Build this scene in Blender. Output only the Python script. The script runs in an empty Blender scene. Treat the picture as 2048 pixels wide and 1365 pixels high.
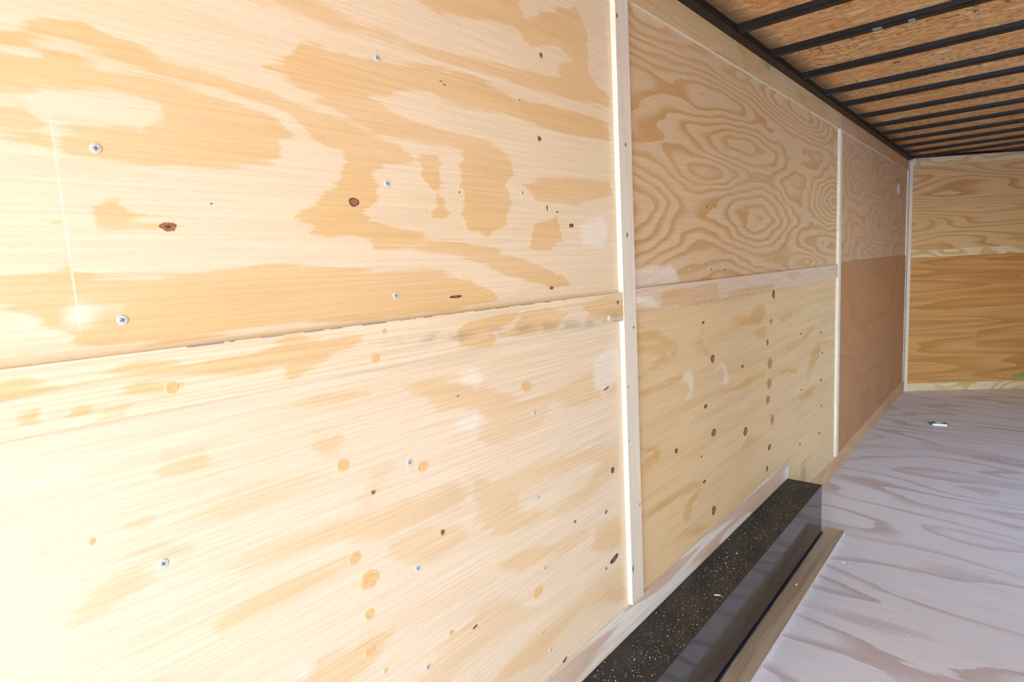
import bpy, math, random
import numpy as np
from mathutils import Matrix, Vector

scn = bpy.context.scene
col = scn.collection

# ------------------------------------------------------------------ camera
cam_d = bpy.data.cameras.new('camera')
cam_d.sensor_width = 36.0
cam_d.lens = 1182.83 / 2048 * 36.0
cam_d.clip_start = 0.02
cam = bpy.data.objects.new('camera', cam_d)
RGT = Vector((0.75727207, 0.65099253, -0.05241896))
FWD = Vector((-0.65192802, 0.74866972, -0.12034745))
UPV = Vector((-0.0391008, 0.12530915, 0.99134693))
m = Matrix.Identity(4)
for i in range(3):
    m[i][0], m[i][1], m[i][2] = RGT[i], UPV[i], -FWD[i]
m[0][3], m[1][3], m[2][3] = 0.8356, 0.0, 1.3287
cam.matrix_world = m
col.objects.link(cam)
scn.camera = cam

# ------------------------------------------------------------------ light
SUN_EL, SUN_AZ = math.radians(52), math.radians(-75)      # high sun over the left-hand side, slightly ahead of the trailer
world = bpy.data.worlds.new('sky')
scn.world = world
world.use_nodes = True
wn = world.node_tree
wn.nodes.clear()
wo = wn.nodes.new('ShaderNodeOutputWorld')
wb = wn.nodes.new('ShaderNodeBackground')
ws = wn.nodes.new('ShaderNodeTexSky')
ws.sky_type = 'NISHITA'
ws.sun_disc = False
ws.sun_elevation = SUN_EL
ws.sun_rotation = SUN_AZ
ws.dust_density = 1.2
wn.links.new(ws.outputs[0], wb.inputs[0])
wn.links.new(wb.outputs[0], wo.inputs[0])
wb.inputs[1].default_value = SKY_STRENGTH = 1.8
sun_d = bpy.data.lights.new('sun', 'SUN')
sun_d.energy = 3.6
sun_d.angle = math.radians(0.6)
sun_d.color = (1.0, 0.97, 0.94)
sun = bpy.data.objects.new('sun', sun_d)
sd = Vector((math.sin(SUN_AZ) * math.cos(SUN_EL), math.cos(SUN_AZ) * math.cos(SUN_EL), math.sin(SUN_EL)))
sun.rotation_euler = sd.to_track_quat('Z', 'Y').to_euler()
sun.location = sd * 12
col.objects.link(sun)
# sampling portal over the open rear doorway (emits nothing itself, it only guides the sky samples)
por_d = bpy.data.lights.new('doorway_portal', 'AREA')
por_d.shape = 'RECTANGLE'
por_d.size, por_d.size_y = 2.40, 2.10
por_d.cycles.is_portal = True
por = bpy.data.objects.new('doorway_portal', por_d)
REAR = -2.40
por.location = (1.22, REAR - 0.01, 1.06)
por.rotation_euler = (math.radians(90), 0, 0)
col.objects.link(por)

# unseen side door added in the right-hand wall to brighten the far end
SD0, SD1, SDH = 2.90, 3.75, 1.90
por2_d = bpy.data.lights.new('added_door_portal', 'AREA')
por2_d.shape = 'RECTANGLE'
por2_d.size, por2_d.size_y = SD1 - SD0, SDH
por2_d.cycles.is_portal = True
por2 = bpy.data.objects.new('added_door_portal', por2_d)
por2.location = (2.44 + 0.07, (SD0 + SD1) / 2, SDH / 2)
por2.rotation_euler = (math.radians(90), 0, math.radians(90))
col.objects.link(por2)

scn.cycles.max_bounces = 6
scn.cycles.diffuse_bounces = 3
scn.cycles.glossy_bounces = 2
scn.cycles.transmission_bounces = 0
scn.cycles.caustics_reflective = False
scn.cycles.caustics_refractive = False
scn.view_settings.view_transform = 'Standard'
scn.view_settings.look = 'None'
scn.view_settings.gamma = 1.0
scn.view_settings.use_curve_mapping = False
scn.view_settings.exposure = 1.37

# ------------------------------------------------------------------ measured outlines of the veneer figure (wall y, z in metres)
DATA = {"A_or":[[[0.174,1.62],[0.196,1.634],[0.237,1.642],[0.257,1.63],[0.286,1.623],[0.316,1.613],[0.365,1.608],[0.402,1.604],[0.45,1.601],[0.503,1.591],[0.556,1.582],[0.625,1.564],[0.689,1.551],[0.722,1.528],[0.659,1.517],[0.625,1.498],[0.642,1.479],[0.626,1.452],[0.599,1.43],[0.629,1.416],[0.711,1.403],[0.828,1.39],[0.927,1.371],[1.039,1.338],[1.156,1.309],[1.193,1.281],[1.128,1.274],[1.036,1.297],[0.952,1.318],[0.896,1.339],[0.842,1.354],[0.784,1.365],[0.708,1.373],[0.619,1.375],[0.608,1.388],[0.566,1.4],[0.531,1.395],[0.504,1.401],[0.506,1.414],[0.48,1.419],[0.486,1.43],[0.52,1.451],[0.533,1.466],[0.559,1.477],[0.556,1.488],[0.572,1.513],[0.569,1.534],[0.545,1.534],[0.52,1.549],[0.486,1.572],[0.448,1.577],[0.408,1.585],[0.352,1.593],[0.315,1.597],[0.284,1.601],[0.251,1.605],[0.218,1.608],[0.192,1.607],[0.178,1.6],[0.141,1.591],[0.142,1.603]],[[0.139,1.581],[0.179,1.585],[0.194,1.594],[0.22,1.597],[0.25,1.591],[0.283,1.593],[0.314,1.594],[0.359,1.587],[0.408,1.579],[0.448,1.573],[0.47,1.561],[0.483,1.545],[0.462,1.534],[0.465,1.516],[0.449,1.501],[0.372,1.49],[0.317,1.486],[0.287,1.478],[0.26,1.481],[0.212,1.478],[0.198,1.483],[0.194,1.504],[0.186,1.509],[0.213,1.518],[0.235,1.519],[0.265,1.525],[0.288,1.518],[0.289,1.529],[0.311,1.534],[0.305,1.545],[0.31,1.557],[0.28,1.567],[0.247,1.568],[0.207,1.562],[0.187,1.562],[0.178,1.56],[0.136,1.553]],[[0.134,1.54],[0.165,1.539],[0.178,1.548],[0.181,1.555],[0.167,1.554],[0.136,1.55]],[[0.133,1.529],[0.17,1.539],[0.178,1.532],[0.184,1.516],[0.192,1.507],[0.195,1.483],[0.176,1.495],[0.13,1.505]],[[0.454,1.638],[0.489,1.643],[0.501,1.669],[0.513,1.685],[0.54,1.693],[0.561,1.687],[0.59,1.693],[0.606,1.686],[0.643,1.69],[0.689,1.697],[0.746,1.704],[0.791,1.706],[0.822,1.696],[0.873,1.709],[0.926,1.701],[1.003,1.694],[1.089,1.696],[1.183,1.695],[1.317,1.694],[1.391,1.689],[1.389,1.649],[1.314,1.647],[1.18,1.644],[1.063,1.645],[0.959,1.646],[0.868,1.646],[0.801,1.647],[0.771,1.658],[0.72,1.654],[0.681,1.644],[0.67,1.632],[0.637,1.624],[0.675,1.615],[0.729,1.602],[0.797,1.595],[0.89,1.593],[0.954,1.576],[0.992,1.558],[0.99,1.528],[0.967,1.501],[0.985,1.469],[0.961,1.423],[0.9,1.396],[0.847,1.408],[0.828,1.438],[0.844,1.468],[0.835,1.516],[0.843,1.558],[0.81,1.566],[0.748,1.564],[0.684,1.567],[0.638,1.571],[0.596,1.585],[0.563,1.599],[0.505,1.612],[0.472,1.623],[0.472,1.63],[0.456,1.632]],[[0.731,1.54],[0.777,1.548],[0.781,1.511],[0.767,1.487],[0.785,1.465],[0.799,1.437],[0.782,1.428],[0.751,1.432],[0.769,1.465],[0.756,1.492],[0.735,1.507]],[[0.432,1.727],[0.52,1.753],[0.572,1.741],[0.642,1.738],[0.742,1.741],[0.842,1.742],[0.967,1.743],[1.14,1.763],[1.176,1.77],[1.165,1.785],[1.23,1.817],[1.169,1.83],[1.075,1.808],[1.054,1.816],[1.015,1.838],[0.937,1.83],[0.8,1.798],[0.728,1.815],[0.87,1.862],[1.02,1.908],[1.058,1.862],[1.175,1.914],[1.252,1.942],[1.302,1.898],[1.298,1.824],[1.323,1.777],[1.396,1.76],[1.394,1.729],[1.25,1.724],[1.069,1.722],[0.927,1.717],[0.816,1.72],[0.72,1.727],[0.641,1.726],[0.57,1.722],[0.517,1.724],[0.463,1.722]],[[0.229,1.436],[0.25,1.44],[0.25,1.43],[0.256,1.419],[0.286,1.412],[0.34,1.413],[0.308,1.408],[0.251,1.407],[0.225,1.407],[0.22,1.418]],[[0.291,1.438],[0.312,1.441],[0.315,1.435],[0.292,1.431]],[[0.179,1.409],[0.187,1.41],[0.187,1.406],[0.178,1.406]],[[0.112,1.352],[0.168,1.353],[0.186,1.363],[0.212,1.348],[0.279,1.345],[0.357,1.351],[0.425,1.357],[0.499,1.351],[0.683,1.334],[0.797,1.324],[0.883,1.295],[0.928,1.266],[0.75,1.256],[0.49,1.262],[0.347,1.261],[0.242,1.264],[0.187,1.269],[0.172,1.289],[0.138,1.31],[0.108,1.319]],[[0.989,1.515],[1.111,1.531],[1.382,1.545],[1.396,1.514],[1.233,1.481],[1.072,1.48]],[[1.046,1.424],[1.14,1.441],[1.162,1.398],[1.111,1.369],[1.042,1.376]]],"A_pale":[[[0.17,1.289],[0.174,1.307],[0.184,1.321],[0.197,1.325],[0.211,1.315],[0.24,1.307],[0.239,1.301],[0.216,1.299],[0.205,1.287],[0.192,1.283]],[[0.132,1.304],[0.146,1.309],[0.156,1.298],[0.144,1.292]],[[1.23,1.428],[1.347,1.463],[1.374,1.415],[1.34,1.367],[1.24,1.375]]],"B_or":[[[0.394,1.149],[0.433,1.146],[0.545,1.147],[0.582,1.137],[0.486,1.135],[0.418,1.14]],[[0.469,1.083],[0.52,1.08],[0.529,1.046],[0.499,1.043],[0.477,1.05]],[[0.26,1.02],[0.302,1.036],[0.373,1.041],[0.475,1.029],[0.501,1.011],[0.393,1.005],[0.324,1.006]],[[0.317,0.938],[0.412,0.938],[0.494,0.933],[0.574,0.926],[0.681,0.913],[0.755,0.92],[0.805,0.891],[0.767,0.864],[0.654,0.873],[0.582,0.871],[0.49,0.902],[0.409,0.914],[0.337,0.92]],[[0.283,0.87],[0.356,0.877],[0.437,0.876],[0.512,0.876],[0.534,0.85],[0.456,0.851],[0.391,0.845],[0.306,0.844]],[[0.601,0.851],[0.675,0.852],[0.773,0.828],[0.797,0.799],[0.743,0.787],[0.677,0.789],[0.619,0.814]],[[0.953,0.872],[1.108,0.872],[1.307,0.851],[1.389,0.847],[1.392,0.755],[1.3,0.738],[1.124,0.722],[1.0,0.743],[0.912,0.754],[0.833,0.785],[0.83,0.855],[0.881,0.88]],[[0.816,0.914],[0.853,0.902],[0.88,0.866],[0.845,0.808],[0.807,0.809],[0.821,0.858]],[[0.67,1.12],[0.756,1.128],[0.841,1.1],[0.978,1.046],[1.047,1.048],[1.108,1.044],[1.32,1.055],[1.4,1.024],[1.38,0.975],[1.225,0.972],[1.093,1.008],[1.04,0.959],[0.887,0.955],[0.841,0.987],[0.873,1.02],[0.793,1.064],[0.735,1.077]],[[1.003,0.475],[1.134,0.483],[1.285,0.492],[1.385,0.476],[1.405,0.36],[1.28,0.412],[1.159,0.436],[0.998,0.405],[0.885,0.424],[0.824,0.438],[0.888,0.467]],[[0.387,0.707],[0.443,0.722],[0.533,0.712],[0.6,0.694],[0.562,0.666],[0.483,0.648]],[[1.262,0.636],[1.376,0.63],[1.388,0.532],[1.289,0.554],[1.244,0.59]],[[0.263,1.11],[0.31,1.106],[0.315,1.082],[0.275,1.081],[0.253,1.087]],[[0.211,1.035],[0.236,1.038],[0.234,1.022]],[[0.162,0.965],[0.211,0.976],[0.23,0.958],[0.176,0.938],[0.133,0.931]],[[0.278,0.973],[0.242,0.993],[0.199,0.998],[0.222,1.013]],[[0.625,0.561],[0.709,0.604],[0.82,0.622],[0.921,0.602],[1.007,0.529],[0.851,0.526],[0.747,0.535],[0.701,0.514]],[[0.544,0.953],[0.581,0.998],[0.622,0.997],[0.591,0.96],[0.563,0.941]],[[0.866,0.701],[0.95,0.694],[1.093,0.66],[1.203,0.659],[1.231,0.631],[1.091,0.628],[0.946,0.643]]],"B_sub":[[[0.949,0.814],[0.961,0.832],[1.08,0.84],[1.229,0.821],[1.304,0.799],[1.196,0.763],[1.074,0.755],[0.979,0.777]]],"B_pale":[[[0.791,1.135],[0.836,1.14],[0.871,1.121],[0.849,1.085],[0.823,1.097],[0.797,1.108]],[[1.276,1.087],[1.356,1.118],[1.405,1.103],[1.399,1.007],[1.315,0.979],[1.271,1.013]],[[0.394,0.719],[0.411,0.73],[0.443,0.725],[0.442,0.714],[0.419,0.699]],[[0.127,1.126],[0.166,1.131],[0.184,1.124],[0.155,1.114],[0.129,1.115]],[[0.774,1.043],[0.838,1.055],[0.864,1.029],[0.823,0.999],[0.78,1.016]]],"band_or":[[[0.097,1.237],[0.13,1.242],[0.168,1.227],[0.241,1.239],[0.307,1.228],[0.375,1.229],[0.444,1.246],[0.495,1.23],[0.566,1.231],[0.571,1.222],[0.492,1.2],[0.437,1.179],[0.428,1.191],[0.44,1.208],[0.381,1.203],[0.306,1.216],[0.232,1.224],[0.167,1.22],[0.095,1.213]],[[0.209,1.201],[0.238,1.211],[0.259,1.209],[0.288,1.204],[0.295,1.194],[0.272,1.192],[0.229,1.197]],[[0.168,1.196],[0.183,1.198],[0.196,1.196],[0.182,1.187],[0.168,1.19]],[[0.191,1.183],[0.208,1.189],[0.228,1.187],[0.22,1.177],[0.193,1.177]],[[0.122,1.2],[0.139,1.2],[0.135,1.19],[0.124,1.193]],[[0.789,1.21],[0.817,1.232],[0.891,1.238],[0.972,1.237],[0.949,1.219],[0.908,1.21],[0.851,1.21],[0.906,1.183],[0.876,1.174],[0.795,1.185]],[[0.993,1.236],[1.085,1.235],[1.159,1.221],[1.106,1.188],[0.989,1.18],[0.906,1.19],[0.948,1.205]],[[1.214,1.232],[1.332,1.239],[1.412,1.233],[1.41,1.19],[1.254,1.196]]],"band_grey":[[[0.583,1.218],[0.686,1.217],[0.815,1.214],[0.991,1.208],[1.119,1.202],[1.254,1.196],[1.41,1.194],[1.417,1.168],[1.252,1.172],[1.057,1.183],[0.897,1.191],[0.763,1.201],[0.649,1.21]]],"C_pale":[[[1.461,1.313],[1.736,1.326],[1.777,1.303],[1.792,1.254],[1.457,1.245]]],"band2_or":[[[1.608,1.232],[1.716,1.239],[2.067,1.239],[2.087,1.204],[2.119,1.181],[1.963,1.176],[1.832,1.179],[1.698,1.186],[1.548,1.185],[1.48,1.184],[1.481,1.204],[1.563,1.194],[1.636,1.188],[1.645,1.212]],[[2.175,1.207],[2.562,1.203],[2.715,1.21],[2.683,1.181],[2.422,1.178],[2.175,1.177]],[[2.882,1.239],[3.066,1.248],[3.146,1.216],[2.972,1.208]]],"band2_pale":[[[1.457,1.242],[1.593,1.233],[1.628,1.188],[1.549,1.199],[1.455,1.216]]],"D_or":[[[1.508,1.094],[1.692,1.059],[1.707,1.024],[1.612,1.013],[1.524,0.995],[1.503,0.989],[1.504,1.006],[1.582,1.017],[1.644,1.04],[1.585,1.063],[1.507,1.074]],[[1.51,1.128],[1.617,1.119],[1.742,1.079],[1.774,1.036],[1.723,1.021],[1.708,1.053],[1.616,1.094],[1.509,1.104]],[[1.501,0.958],[1.687,0.952],[1.788,0.957],[1.796,0.944],[1.687,0.941],[1.5,0.944]],[[1.901,1.043],[1.96,1.092],[1.98,1.098],[1.959,1.051],[2.038,0.982],[1.977,1.0]],[[2.219,1.086],[2.292,1.11],[2.421,1.089],[2.533,1.137],[2.637,1.099],[2.561,1.046],[2.291,1.065]],[[2.447,1.01],[2.621,1.04],[2.636,0.967],[2.532,0.99]],[[2.85,0.896],[3.033,0.917],[3.194,0.915],[3.279,0.935],[3.414,0.945],[3.369,0.912],[3.195,0.885],[2.958,0.876]],[[2.11,0.841],[2.287,0.834],[2.531,0.83],[2.621,0.846],[2.605,0.817],[2.418,0.806],[2.213,0.816]],[[2.799,0.784],[2.959,0.791],[3.156,0.765],[3.075,0.748],[2.887,0.78]],[[3.118,0.61],[3.332,0.63],[3.473,0.617],[3.379,0.583],[3.181,0.579]],[[2.781,1.055],[3.031,1.065],[3.013,1.022],[2.849,1.021]],[[3.372,0.812],[3.512,0.85],[3.857,0.814],[3.563,0.824],[3.492,0.756],[3.33,0.693],[3.286,0.663],[3.263,0.717]],[[1.505,0.785],[1.63,0.759],[1.629,0.73],[1.509,0.72],[1.503,0.736],[1.584,0.75]],[[1.509,0.583],[1.67,0.572],[1.846,0.578],[1.942,0.548],[1.844,0.541],[1.669,0.556],[1.508,0.572]],[[1.844,0.529],[1.922,0.537],[1.941,0.522],[1.862,0.498],[1.841,0.454],[1.803,0.435],[1.786,0.474]],[[1.73,0.414],[1.803,0.427],[1.999,0.37],[1.936,0.363],[1.801,0.394]],[[1.553,0.729],[1.629,0.73],[1.612,0.712],[1.523,0.705]],[[2.334,0.571],[2.415,0.6],[2.499,0.558],[2.387,0.547]]],"D_pale":[[[1.778,0.92],[1.806,0.954],[1.851,0.97],[1.883,0.949],[1.891,0.907],[1.866,0.871],[1.829,0.863],[1.816,0.877],[1.848,0.895],[1.836,0.917],[1.809,0.926]],[[2.113,0.95],[2.158,0.947],[2.192,0.915],[2.203,0.877],[2.184,0.849],[2.144,0.852],[2.145,0.883],[2.145,0.905],[2.112,0.924],[2.079,0.907],[2.073,0.887],[2.063,0.91],[2.08,0.938]]],"knD":[[2.0484,0.9723,0.019,0.0161],[1.9708,1.1112,0.0109,0.0057],[2.3456,0.8972,0.0129,0.0075],[2.6487,0.9547,0.014,0.0144],[2.6833,0.8564,0.0415,0.0262],[2.6753,0.7683,0.0398,0.0243],[2.6547,0.6985,0.0348,0.0211],[2.716,0.5943,0.0329,0.0271],[1.9812,0.8126,0.0132,0.0084],[2.7311,1.1581,0.021,0.0207],[2.6991,1.0418,0.0255,0.0129],[3.1625,0.9315,0.0124,0.0065],[3.5775,0.7764,0.0152,0.0066],[3.5585,0.6261,0.0152,0.0094],[3.1752,0.644,0.0105,0.0061],[3.0382,0.6191,0.0078,0.0035],[3.5644,0.4794,0.0127,0.0068],[3.5476,0.8947,0.015,0.0078],[2.0512,0.6997,0.0236,0.0148],[2.3746,0.6244,0.0254,0.0186],[2.6753,0.4775,0.0242,0.0135],[2.6432,0.388,0.0143,0.0151],[1.9421,0.6398,0.007,0.0051],[1.9622,0.5414,0.0122,0.0069],[2.0428,0.4058,0.0195,0.0188],[3.1542,0.3646,0.0126,0.0074],[3.5326,0.329,0.0177,0.0095],[1.7433,0.7153,0.0102,0.0101]],"knA":[[0.2996,1.406,0.0107,0.0059],[0.5843,1.4513,0.0097,0.0071],[1.1089,1.7985,0.0058,0.0061],[1.0894,1.6159,0.0069,0.0062],[1.1101,1.2806,0.0085,0.0044],[0.3568,1.4379,0.0012,0.0012],[0.8278,1.4824,0.0021,0.0018],[1.145,1.4562,0.0031,0.0022],[0.7976,1.6824,0.004,0.0008],[0.8059,1.6778,0.004,0.0011],[0.7999,1.2816,0.015,0.003],[1.107,1.4647,0.0018,0.0071],[1.2002,1.4263,0.0092,0.0052]],"knB":[[0.5749,0.9598,0.0045,0.0039],[0.7253,0.8293,0.0056,0.0063],[1.3508,0.7672,0.0082,0.0089],[1.3437,0.5126,0.0198,0.0091],[0.7953,0.596,0.0063,0.0027],[1.3114,0.6611,0.0063,0.0044],[1.0972,0.3496,0.0105,0.0041],[1.3325,0.9988,0.0142,0.0026],[1.3015,0.503,0.0032,0.0054],[0.7891,1.0869,0.0051,0.0013],[1.1653,0.6881,0.0055,0.0041]],"plB":[[0.5206,1.0238,0.0129,0.0115],[0.6878,0.973,0.0136,0.0107],[0.9998,1.0668,0.0199,0.0128],[0.5276,0.8596,0.0133,0.0119],[0.553,0.8101,0.0202,0.0178],[1.0048,0.5737,0.0198,0.013],[1.0174,0.4655,0.0107,0.007],[0.5405,0.683,0.0126,0.0113],[0.547,0.7487,0.0113,0.0101],[0.1732,1.0304,0.0037,0.0046],[0.5694,0.6303,0.0059,0.0052],[0.7302,0.6179,0.0075,0.0058]],"plS":[[0.2758,1.2007,0.0082,0.009],[0.5923,1.192,0.0102,0.0086],[0.6156,1.235,0.0059,0.0049]]}

# ------------------------------------------------------------------ helpers
def link(o, parent=None, kind=None, label=None, cat=None, group=None):
    col.objects.link(o)
    if parent is not None:
        o.parent = parent
    if kind: o['kind'] = kind
    if label: o['label'] = label
    if cat: o['category'] = cat
    if group: o['group'] = group
    return o

def mesh(name, v, f, mat=None, smooth=False):
    me = bpy.data.meshes.new(name)
    me.from_pydata([tuple(p) for p in v], [], [tuple(q) for q in f])
    if mat is not None:
        for mm in (mat if isinstance(mat, (list, tuple)) else [mat]):
            me.materials.append(mm)
    if smooth:
        for p in me.polygons: p.use_smooth = True
    me.update()
    return me

BF = [(0, 3, 2, 1), (4, 5, 6, 7), (0, 1, 5, 4), (1, 2, 6, 5), (2, 3, 7, 6), (3, 0, 4, 7)]
def box_vf(x0, x1, y0, y1, z0, z1):
    return [(x0, y0, z0), (x1, y0, z0), (x1, y1, z0), (x0, y1, z0), (x0, y0, z1), (x1, y0, z1), (x1, y1, z1), (x0, y1, z1)], list(BF)

def box(name, b, mat, parent=None, bevel=0.0, **kw):
    """box with its origin at the middle of its underside"""
    x0, x1, y0, y1, z0, z1 = b
    ox, oy, oz = (x0 + x1) / 2, (y0 + y1) / 2, z0
    v, f = box_vf(x0 - ox, x1 - ox, y0 - oy, y1 - oy, 0, z1 - oz)
    o = bpy.data.objects.new(name, mesh(name, v, f, mat))
    o.location = (ox, oy, oz)
    if bevel:
        bm_ = o.modifiers.new('bevel', 'BEVEL')
        bm_.width = bevel
        bm_.segments = 2
    return link(o, parent, **kw)

class NT:
    """small node-building shorthand"""
    def __init__(s, name):
        s.mat = bpy.data.materials.new(name)
        s.mat.use_nodes = True
        s.t = s.mat.node_tree
        s.t.nodes.clear()
        s.out = s.t.nodes.new('ShaderNodeOutputMaterial')
        s.b = s.t.nodes.new('ShaderNodeBsdfPrincipled')
        s.t.links.new(s.b.outputs[0], s.out.inputs[0])
    def put(s, sock, v):
        if hasattr(v, 'node'): s.t.links.new(v, sock)
        else: sock.default_value = v
    def m(s, op, a, b=0.0, c=0.0):
        n = s.t.nodes.new('ShaderNodeMath'); n.operation = op
        for i, v in enumerate((a, b, c)): s.put(n.inputs[i], v)
        return n.outputs[0]
    def rng(s, v, a, b, c=0.0, d=1.0, kind='SMOOTHSTEP'):
        n = s.t.nodes.new('ShaderNodeMapRange'); n.interpolation_type = kind
        for i, q in enumerate((v, a, b, c, d)): s.put(n.inputs[i], q)
        return n.outputs[0]
    def mix(s, f, a, b, mode='MIX'):
        n = s.t.nodes.new('ShaderNodeMix'); n.data_type = 'RGBA'; n.blend_type = mode
        s.put(n.inputs[0], f)
        for i, v in ((6, a), (7, b)):
            s.put(n.inputs[i], v if hasattr(v, 'node') else (*v[:3], 1.0))
        return n.outputs[2]
    def vec(s, x, y, z=0.0):
        n = s.t.nodes.new('ShaderNodeCombineXYZ')
        for i, v in enumerate((x, y, z)): s.put(n.inputs[i], v)
        return n.outputs[0]
    def noise(s, u, v, w=0.0, detail=2.0, rough=0.5, dist=0.0):
        n = s.t.nodes.new('ShaderNodeTexNoise')
        if hasattr(w, 'node'):
            s.put(n.inputs['Vector'], s.vec(u, v, w))
        else:                                             # flat figure: 2D noise, the seed shifts it
            n.noise_dimensions = '2D'
            s.put(n.inputs['Vector'], s.vec(s.m('ADD', u, w * 1.37), s.m('ADD', v, w * 2.11)))
        n.inputs['Scale'].default_value = 1.0
        n.inputs['Detail'].default_value = detail
        n.inputs['Roughness'].default_value = rough
        n.inputs['Distortion'].default_value = dist
        return n.outputs[0]
    def attr(s, name):
        n = s.t.nodes.new('ShaderNodeAttribute'); n.attribute_name = name
        return n.outputs['Fac']
    def pos(s):
        g = s.t.nodes.new('ShaderNodeNewGeometry')
        x = s.t.nodes.new('ShaderNodeSeparateXYZ')
        s.t.links.new(g.outputs['Position'], x.inputs[0])
        return x.outputs
    def set(s, color=None, rough=0.6, metal=0.0, spec=0.5):
        if color is not None:
            s.put(s.b.inputs['Base Color'], color if hasattr(color, 'node') else (*color, 1.0))
        s.put(s.b.inputs['Roughness'], rough)
        s.put(s.b.inputs['Metallic'], metal)
        s.put(s.b.inputs['Specular IOR Level'], spec)
        return s.mat

def axes(n, kind):
    x, y, z = n.pos()
    if kind == 'wall': return y, z, x
    if kind == 'floor': return x, y, z
    if kind == 'nose': return x, z, y
    if kind == 'upright': return z, y, x
    if kind == 'along': return y, x, z

LIGHT, DARK, PALE = (0.82, 0.64, 0.44), (0.75, 0.48, 0.22), (0.88, 0.80, 0.69)

def wood(name, kind='wall', light=LIGHT, dark=DARK, pale=PALE, seed=0.0, mode='rings', freq=7.0, su=0.7, sv=3.2,
         lo=0.35, hi=0.9, strength=1.0, grain=0.10, ragged=0.02, blotch=0.35, rough=0.62, spots=(), ringnoise=0.9, streak=0.0, grey=False, edge=0.0035):
    """rotary-cut softwood veneer.  mode 'patch': figure outlined by the mesh attributes patch / pale / grey;
    mode 'phase': growth rings follow the mesh attribute phase;  mode 'rings': growth rings follow noise"""
    n = NT(name)
    u, v, w = axes(n, kind)
    um, vm = (lambda k: n.m('MULTIPLY', u, k)), (lambda k: n.m('MULTIPLY', v, k))
    fig = n.noise(um(5.0), vm(26.0), seed + 3, 2.0, 0.6)
    jag = n.noise(um(3.5), vm(75.0), seed + 13, 2.0, 0.65) if mode == 'patch' else fig
    if mode == 'patch':
        d = n.m('ADD', n.attr('patch'), n.m('MULTIPLY', n.m('SUBTRACT', fig, 0.5), ragged))
        d = n.m('ADD', d, n.m('MULTIPLY', n.m('SUBTRACT', jag, 0.5), ragged * 1.3))
        fac = n.rng(d, -edge, edge)
        # the figure fades unevenly away from its sharp edge
        cloud = n.noise(um(1.2), vm(7.5), seed + 9, 2.0)
        amt = n.rng(cloud, 0.25, 0.7, 1 - blotch, 1.0)
        fac = n.m('MULTIPLY', fac, amt)
        soft = n.rng(cloud, 0.50, 0.78, 0.0, blotch * 0.55)
        fac = n.m('MAXIMUM', fac, soft)
    else:
        if mode == 'phase':
            ph = n.m('ADD', n.attr('phase'), n.m('MULTIPLY', n.noise(um(2.0), vm(7.0), seed, 2.0, 0.55), ringnoise))
            ph = n.m('ADD', ph, n.m('MULTIPLY', n.noise(um(0.9), vm(3.0), seed + 60, 0.0), ringnoise * 1.4))
        else:
            ph = n.m('MULTIPLY', n.noise(um(su), vm(sv), seed, 1.2, 0.45), freq)
        ph = n.m('ADD', ph, n.m('MULTIPLY', fig, 0.22))
        fr = n.m('FRACT', ph)
        fac = n.m('MULTIPLY', n.rng(fr, lo, hi), n.rng(fr, 0.965, 1.0, 1.0, 0.0))
        amt = n.rng(n.noise(um(1.3), vm(5.0), seed + 9, 1.0), 0.25, 0.7, 1 - blotch, 1.0)
        fac = n.m('MULTIPLY', fac, amt)
    fac = n.m('MULTIPLY', fac, strength)
    c = n.mix(fac, light, dark)
    if streak:
        st = n.rng(n.noise(um(0.8), vm(22.0), seed + 33, 2.0, 0.6), 0.45, 0.75, 0.0, streak)
        c = n.mix(st, c, tuple(k * 0.8 for k in dark))
    if mode in ('patch', 'phase'):
        pd = n.m('ADD', n.attr('pale'), n.m('MULTIPLY', n.m('SUBTRACT', n.m('ADD', fig, jag), 1.0), min(ragged, 0.016)))
        c = n.mix(n.rng(pd, -0.006, 0.016, 0.0, 0.6), c, pale)
    if grey:
        gd = n.m('ADD', n.attr('grey'), n.m('MULTIPLY', n.m('SUBTRACT', n.noise(um(14.0), vm(160.0), seed + 5, 2.0), 0.5), 0.035))
        bars = n.rng(n.noise(um(16.0), vm(3.0), seed + 6, 1.0), 0.35, 0.65, 0.25, 1.0)
        c = n.mix(n.m('MULTIPLY', n.rng(gd, -0.008, 0.014, 0.0, 0.5), bars), c, (0.24, 0.21, 0.15))
    # long growth lines and short open-pore flecks
    ln = n.rng(n.noise(um(4.0), vm(230.0), seed + 1, 0.0), 0.3, 0.7, 1 - grain, 1 + grain * 0.35, 'LINEAR')
    c = n.mix(1.0, c, n.vec(ln, ln, n.m('POWER', ln, 1.4)), 'MULTIPLY')
    fl = n.rng(n.noise(um(60.0), vm(700.0), seed + 2, 1.0), 0.62, 0.78, 0.0, 0.20)
    c = n.mix(fl, c, tuple(k * 0.62 for k in dark))
    for (p, r, colr, a) in spots:
        x, y, z = n.pos()
        dd = 0.0
        for q, k, rr in zip((x, y, z), p, r):
            e = n.m('DIVIDE', n.m('SUBTRACT', q, k), rr)
            dd = n.m('ADD', dd, n.m('MULTIPLY', e, e))
        dd = n.m('ADD', dd, n.m('MULTIPLY', n.m('SUBTRACT', fig, 0.5), 1.2))
        c = n.mix(n.rng(dd, 0.1, 1.0, a, 0.0), c, colr)
    return n.set(c, rough, 0.0, 0.3)

def plain(name, c, rough=0.5, metal=0.0, spec=0.5, var=0.0, scale=30.0):
    n = NT(name)
    if var:
        x, y, z = n.pos()
        k = n.rng(n.noise(n.m('MULTIPLY', x, scale), n.m('MULTIPLY', y, scale), n.m('MULTIPLY', z, scale), 3.0), 0.3, 0.7, 1 - var, 1 + var, 'LINEAR')
        c = n.mix(1.0, c, n.vec(k, k, k), 'MULTIPLY')
    return n.set(c, rough, metal, spec)

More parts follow.
